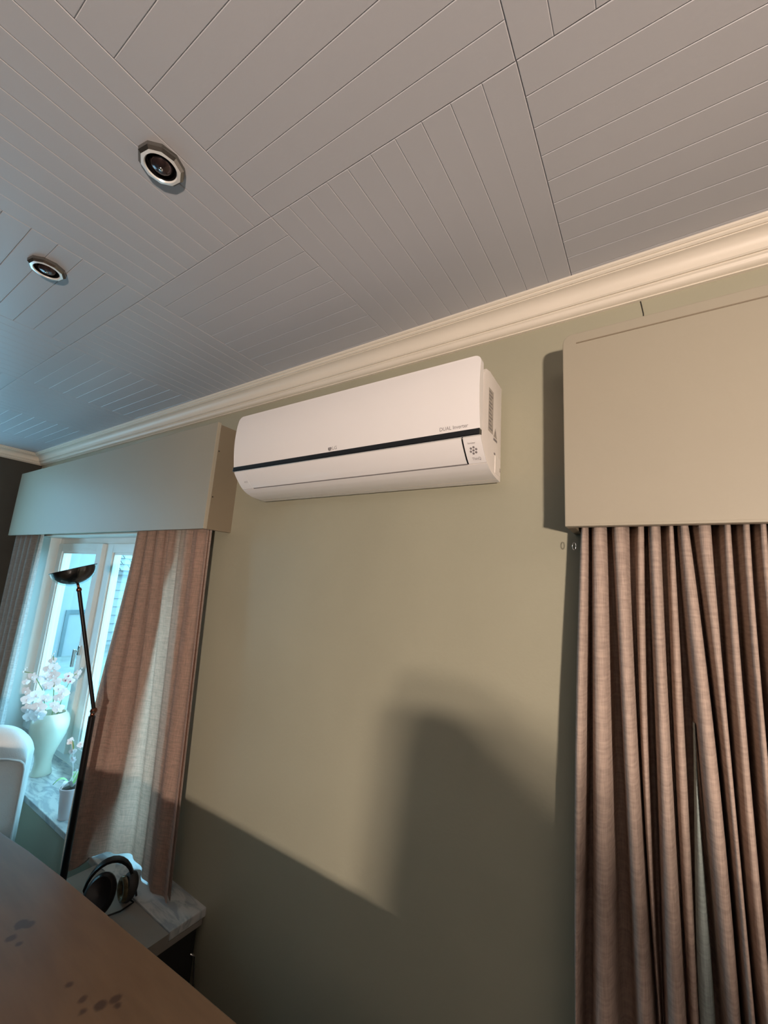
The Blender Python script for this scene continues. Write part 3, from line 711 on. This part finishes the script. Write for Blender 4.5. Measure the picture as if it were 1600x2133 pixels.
# small potted orchid
px_, py_ = -1.375, -.085
po = thing('potted_orchid', (px_, py_, .403), 'small white pot with a thin orchid on the sill beside the curtain', 'potted plant')
pot = obj('pot', lathe([(.0001, 0), (.034, 0), (.036, .004), (.047, .125), (.050, .126), (.051, .140), (.047, .142), (.045, .125), (.0001, .120)], (px_, py_, .403), 28), 'pot', po, auto=.6)
obj('soil', lathe([(.044, .126), (.03, .134), (.0001, .137)], (px_, py_, .403), 18), 'soil', po, smooth=True)
for k, (a, L) in enumerate(((2.6, .09), (.4, .10), (4.4, .08), (5.4, .09))):
    rows = []
    for i in range(7):
        t_ = i / 6; r_ = L * t_; h = .535 + .05 * math.sin(PI * t_ * .8); hw = .014 * math.sin(PI * (t_ * .85 + .12))
        rows.append([(px_ + r_ * math.cos(a) - s * hw * math.sin(a), py_ + r_ * math.sin(a) + s * hw * math.cos(a), h + (.004 if s else 0)) for s in (-1, 0, 1)])
    obj('leaf', grid(rows), 'petal' if k % 2 else 'leaf', po, smooth=True)
st_ = [(px_, py_, .535), (px_ - .005, py_ - .008, .62), (px_ - .012, py_ - .02, .70), (px_ - .018, py_ - .032, .76)]
obj('stem', tube(st_, .0022, 6), 'petal', po, smooth=True)
lk = [(px_ + .012 * math.cos(a) - .002, py_ + .012 * math.sin(a), .585 + .030 * math.sin(a)) for a in [2 * PI * k / 16 for k in range(17)]]
obj('stem_clip', tube(lk, .0022, 6, False), 'petal', po, smooth=True)
for k, (dx_, dy_, z, s) in enumerate(((-.012, -.02, .705, .55), (-.022, -.035, .755, .55), (-.008, -.012, .665, .5), (.004, .006, .735, .6))):
    place_flower(po, (px_ + dx_, py_ + dy_, z), (CAM - Vector((px_, py_, .7))) + Vector((.4 * (k - 1), .3, 0)), s, k)
rows = []
for i in range(6):
    t_ = i / 5; hw = .014 * math.sin(PI * (t_ * .85 + .1)); rows.append([(px_ - .012 + s * hw, py_ - .02 - .01 * t_, .715 + .045 * t_) for s in (-1, 0, 1)])
obj('leaf', grid(rows), 'leaf', po, smooth=True)

# ------------------------------------------------------------------ dark low cabinet under the end of the sill, headphones on top
cb = thing('low_cabinet', (-.62, -.20, FZ), 'low dark cabinet with pale top under the curtain at the sill end', 'cabinet')
obj('body', box(-.90, -.36, -.30, -.02, FZ + .02, .352), 'cabinet_dark', cb, bevel=.003)
obj('cabinet_top', join(box(-.905, -.346, -.315, -.1415, .353, .398), box(-.905, -.346, -.1415, -.01, .353, .372)), 'cabinet_top', cb)
hd = obj('door', box(-.89, -.37, -.308, -.3005, FZ + .03, .345), 'cabinet_dark', cb, bevel=.002)
obj('handle', tube([(-.40, -.309, .30), (-.40, -.325, .295), (-.40, -.325, .22), (-.40, -.309, .215)], .004, 8), 'chrome', hd)
for sx in (-.88, -.38):
    for sy in (-.28, -.04): obj('foot', box(sx - .015, sx + .015, sy - .015, sy + .015, FZ, FZ + .02), 'cabinet_dark', cb)
pp = [(-.33, -.02, FZ), (-.338, -.022, .20), (-.338, -.03, .27), (-.34, -.05, .285)]
tag(obj('heating_pipe', tube(pp, .004, 8), 'chrome', smooth=True), 'thin grey pipe rising beside the dark cabinet against the wall', 'pipe')

hx, hy, hz = -.625, -.215, .401
hn = Vector((hx - CAM.x, hy - CAM.y, 0)).normalized(); hr = Vector((hn.y, -hn.x, 0))
def hp(lat, z, dep=0.0): return Vector((hx, hy, hz)) + hr * lat + hn * dep + Vector((0, 0, z))
he = thing('headphones', (hx, hy, hz), 'black over-ear headphones lying on the pale cabinet top', 'headphones')
arc = [hp(-.072 + .0, .045)] + [hp(-.01 - .078 * math.cos(a) + .0, .055 + .085 * math.sin(a), .03 * math.sin(a)) for a in [PI * k / 14 for k in range(1, 14)]] + [hp(.07, .04)]
rows = []
for i, p in enumerate(arc):
    p = Vector(p); t_ = i / (len(arc) - 1); hw = .006 + .010 * math.sin(PI * t_)
    d = (Vector(arc[min(i + 1, len(arc) - 1)]) - Vector(arc[max(i - 1, 0)])).normalized(); o_ = d.cross(hn).normalized() * .005
    rows.append([tuple(p + hn * hw + o_), tuple(p + hn * hw - o_), tuple(p - hn * hw - o_), tuple(p - hn * hw + o_)])
obj('headband', capped(grid(rows, True), 4, len(rows)), 'black', he, bevel=.002, auto=.7)
def cup(c_, ax, R_, th, name, mt):
    ax = ax.normalized(); u = ax.cross(Vector((0, 0, 1))).normalized(); v = u.cross(ax)
    prof = [(.0005, -th / 2), (R_ * .75, -th / 2), (R_ * .95, -th * .3), (R_, 0), (R_ * .95, th * .3), (R_ * .75, th / 2), (R_ * .4, th * .35), (.0005, th * .3)]
    rows = [[tuple(c_ + ax * h + r_ * (.88 * math.cos(2 * PI * k / 28) * u + 1.1 * math.sin(2 * PI * k / 28) * v)) for k in range(28)] for r_, h in prof]
    return obj(name, grid(rows, True), mt, he, auto=.8)
c1 = cup(hp(-.035, .066, -.035), hn * -.75 + Vector((0, 0, .6)) + hr * -.2, .060, .042, 'ear_cup', 'black')
c2 = cup(hp(.058, .045, .01), hr * -1 + hn * -.5 + Vector((0, 0, .25)), .044, .036, 'ear_cup', 'black_soft')
obj('cushion', (lambda g: g)(grid([[tuple(hp(.042, .047, .0) + r_ * (.034 * math.cos(2 * PI * k / 24) * (hn * .9 + hr * -.4).normalized() + .044 * math.sin(2 * PI * k / 24) * Vector((0, 0, 1))) + h * (-hr)) for k in range(24)] for r_, h in ((1, 0), (.95, .010), (.75, .013), (.6, .008), (.55, 0))], True)), 'amber', c2, smooth=True)
obj('yoke', tube([hp(.068, .045), hp(.082, .03, .01), hp(.088, .0, .02)], .004, 8), 'black', he)
cab = [hp(.06, .012), hp(.08, .006, -.02), hp(.04, .006, -.05), hp(-.02, .006, -.06), hp(-.07, .006, -.03)]
obj('cable', tube(cab, .003, 6), 'black', he)

# ------------------------------------------------------------------ warm lamp standing behind the photographer (light source of the room)
rl = thing('standing_lamp', (LAMP.x, LAMP.y, FZ), 'warm three-bulb standing lamp behind the viewpoint, outside the picture', 'floor lamp')
obj('base', lathe([(.0001, 0), (.15, 0), (.15, .015), (.02, .03), (.0001, .03)], (LAMP.x, LAMP.y, FZ), 32), 'bronze', rl, auto=.6)
obj('pole', tube([(LAMP.x, LAMP.y, FZ + .03), (LAMP.x, LAMP.y, LAMP.z)], .012, 12), 'bronze', rl)
for k, (ax_, az_) in enumerate(((-.04, .02), (0.0, -.03), (.04, .03))):
    b0 = Vector((LAMP.x + ax_, LAMP.y + .10, LAMP.z + az_))
    arm_ = obj('arm', tube([(LAMP.x, LAMP.y, LAMP.z - .12), (LAMP.x + ax_ * .6, LAMP.y + .06, LAMP.z - .12 + az_ * .5), tuple(b0 - Vector((0, 0, .05)))], .006, 8), 'bronze', rl)
    obj('bulb', ball(b0, .028, 12, 8), 'bulb', arm_, smooth=True)
    l = bpy.data.lights.new('bulb_light', 'POINT'); l.energy = LAMP_W; l.color = WARM; l.shadow_soft_size = .022
    lo_ = bpy.data.objects.new('bulb_light', l); COL.objects.link(lo_); lo_.parent = rl; lo_.location = b0 + Vector((0, .045, .0)) - Vector(rl.location)

# added unseen armchair behind the photographer, shading the lower right of the wall
hb = thing('light_blocker', (1.75, -1.75, FZ), 'added shadow-casting armchair behind the viewpoint, outside the picture', 'blocker')
V = []
A0, A1 = Vector((1.49, -1.44, 0)), Vector((2.32, -2.27, 0)); th = Vector((.03, .03, 0))
hbp = [(u_ + (.04 if z_ > .9 else 0), z_ + (.012 if z_ > 1 else 0)) for u_, z_ in [(0, .30), (1, .30), (1, 1.27), (.75, 1.325), (.52, 1.345), (.22, 1.375), (.18, 1.37), (.155, 1.33), (.07, 1.07), (.02, .80)]]
for sgn in (-1, 1): V += [tuple(A0.lerp(A1, u) + th * sgn + Vector((0, 0, z))) for u, z in hbp]
n = len(hbp)
obj('backrest', (V, [tuple(range(n)), tuple(range(2 * n - 1, n - 1, -1))] + [(i, (i + 1) % n, n + (i + 1) % n, n + i) for i in range(n)]), 'blocker', hb, bevel=.012, auto=.7)
s0 = [A0, A1, A1 + Vector((.40, .40, 0)), A0 + Vector((.40, .40, 0))]
obj('seat', prism([(p.x + .04, p.y + .04) for p in s0], .30, .56), 'blocker', hb, bevel=.03, auto=.7)
for p in s0: 
    q = p + ((s0[0] + s0[2]) / 2 - p) * .15
    obj('leg', tube([(q.x + .06, q.y + .06, FZ), (q.x + .06, q.y + .06, .31)], .02, 8), 'black', hb)

# ------------------------------------------------------------------ outside
struct(obj('ground', box(-40, 20, T + .02, 40, -.3, -.2), 'grass'))
nb = thing('neighbour_house', (-9.4, 3.6, -1.2), 'pale plastered house with framed window seen through the left casement', 'building')
obj('wall', box(-9.7, -9.0, 1.2, 3.02, -1.2, 5.0), 'facade', nb)
f_ = obj('window', join(box(-9.04, -8.97, 2.52, 2.58, -.4, .72), box(-9.04, -8.97, 2.90, 2.96, -.4, .72), box(-9.04, -8.97, 2.58, 2.90, .64, .72), box(-9.04, -8.97, 2.58, 2.90, -.4, -.32)), 'ext_dark', nb)
obj('pane', box(-9.02, -9.005, 2.58, 2.90, -.32, .64), 'facade', f_)
obj('downpipe', tube([(-8.9, 2.30, -1.2), (-8.9, 2.30, 4.8)], .045, 10), 'facade_grey', nb)
sd = thing('siding_house', (-10, 4.5, -1.2), 'house with horizontal boards and tiled roof edge seen beside the linen curtain', 'building')
obj('wall', box(-14, -10.05, 3.1, 7.5, -1.2, 1.55), 'siding', sd)
for k in range(13):
    z = -1.1 + k * .2
    V = [(-10.05, 3.1, z), (-10.05, 7.5, z), (-10.01, 7.5, z), (-10.01, 3.1, z), (-10.05, 3.1, z + .2), (-10.05, 7.5, z + .2), (-10.04, 7.5, z + .2), (-10.04, 3.1, z + .2)]
    obj('board', (V, [(0, 1, 2, 3), (4, 5, 6, 7), (0, 1, 5, 4), (1, 2, 6, 5), (2, 3, 7, 6), (3, 0, 4, 7)]), 'siding', sd)
rf = obj('roof', ([(-9.84, 3.04, 1.55), (-9.84, 7.6, 1.55), (-12.5, 7.6, 3.4), (-12.5, 3.0, 3.4), (-9.84, 3.04, 1.48), (-9.84, 7.6, 1.48), (-12.5, 7.6, 3.3), (-12.5, 3.0, 3.3)], [(0, 1, 2, 3), (4, 5, 6, 7), (0, 1, 5, 4), (1, 2, 6, 5), (2, 3, 7, 6), (3, 0, 4, 7)]), 'roof_tile', sd)
for r_ in range(5):
    for k in range(8):
        y0 = 3.05 + k * .25 + (.12 if r_ % 2 else 0); t_ = r_ * .22
        a = Vector((-9.84 - t_, y0, 1.56 + t_ * .685)); b_ = a + Vector((-.26, 0, .178))
        up = Vector((.02, 0, .03))
        V = [tuple(a), tuple(a + Vector((0, .23, 0))), tuple(b_ + Vector((0, .23, 0))), tuple(b_)]
        V = V + [tuple(Vector(v) + up * (1 if i < 2 else .4)) for i, v in enumerate(V)]
        obj('roof_tile', (V, [(0, 1, 2, 3), (4, 5, 6, 7), (0, 1, 5, 4), (1, 2, 6, 5), (2, 3, 7, 6), (3, 0, 4, 7)]), 'roof_tile', rf)
tr = thing('garden_shrub', (-6.6, 3.05, -1.2), 'leafy garden shrub outside, below the boarded house', 'shrub')
obj('stem', tube([(-6.6, 3.05, -1.2), (-6.58, 3.05, -.4), (-6.6, 3.0, .1)], [.05, .035, .02], 8), 'stem', tr)
LV, LF = [], []
for k in range(700):
    v = Vector((random.gauss(0, 1), random.gauss(0, 1), random.gauss(0, 1))).normalized() * random.uniform(.5, 1)
    p = Vector((-6.6 + v.x * .45, 3.05 + v.y * .42, -.05 + v.z * .62))
    u = Vector((random.uniform(-1, 1), random.uniform(-1, 1), random.uniform(-1, 1))).normalized() * .06; q = u.cross(Vector((random.uniform(-1, 1), .3, 1))).normalized() * .025
    n0 = len(LV); LV += [tuple(p - u), tuple(p + q), tuple(p + u), tuple(p - q)]; LF.append((n0, n0 + 1, n0 + 2, n0 + 3))
ob = obj('foliage', (LV, LF), 'foliage', tr); ob['kind'] = 'stuff'
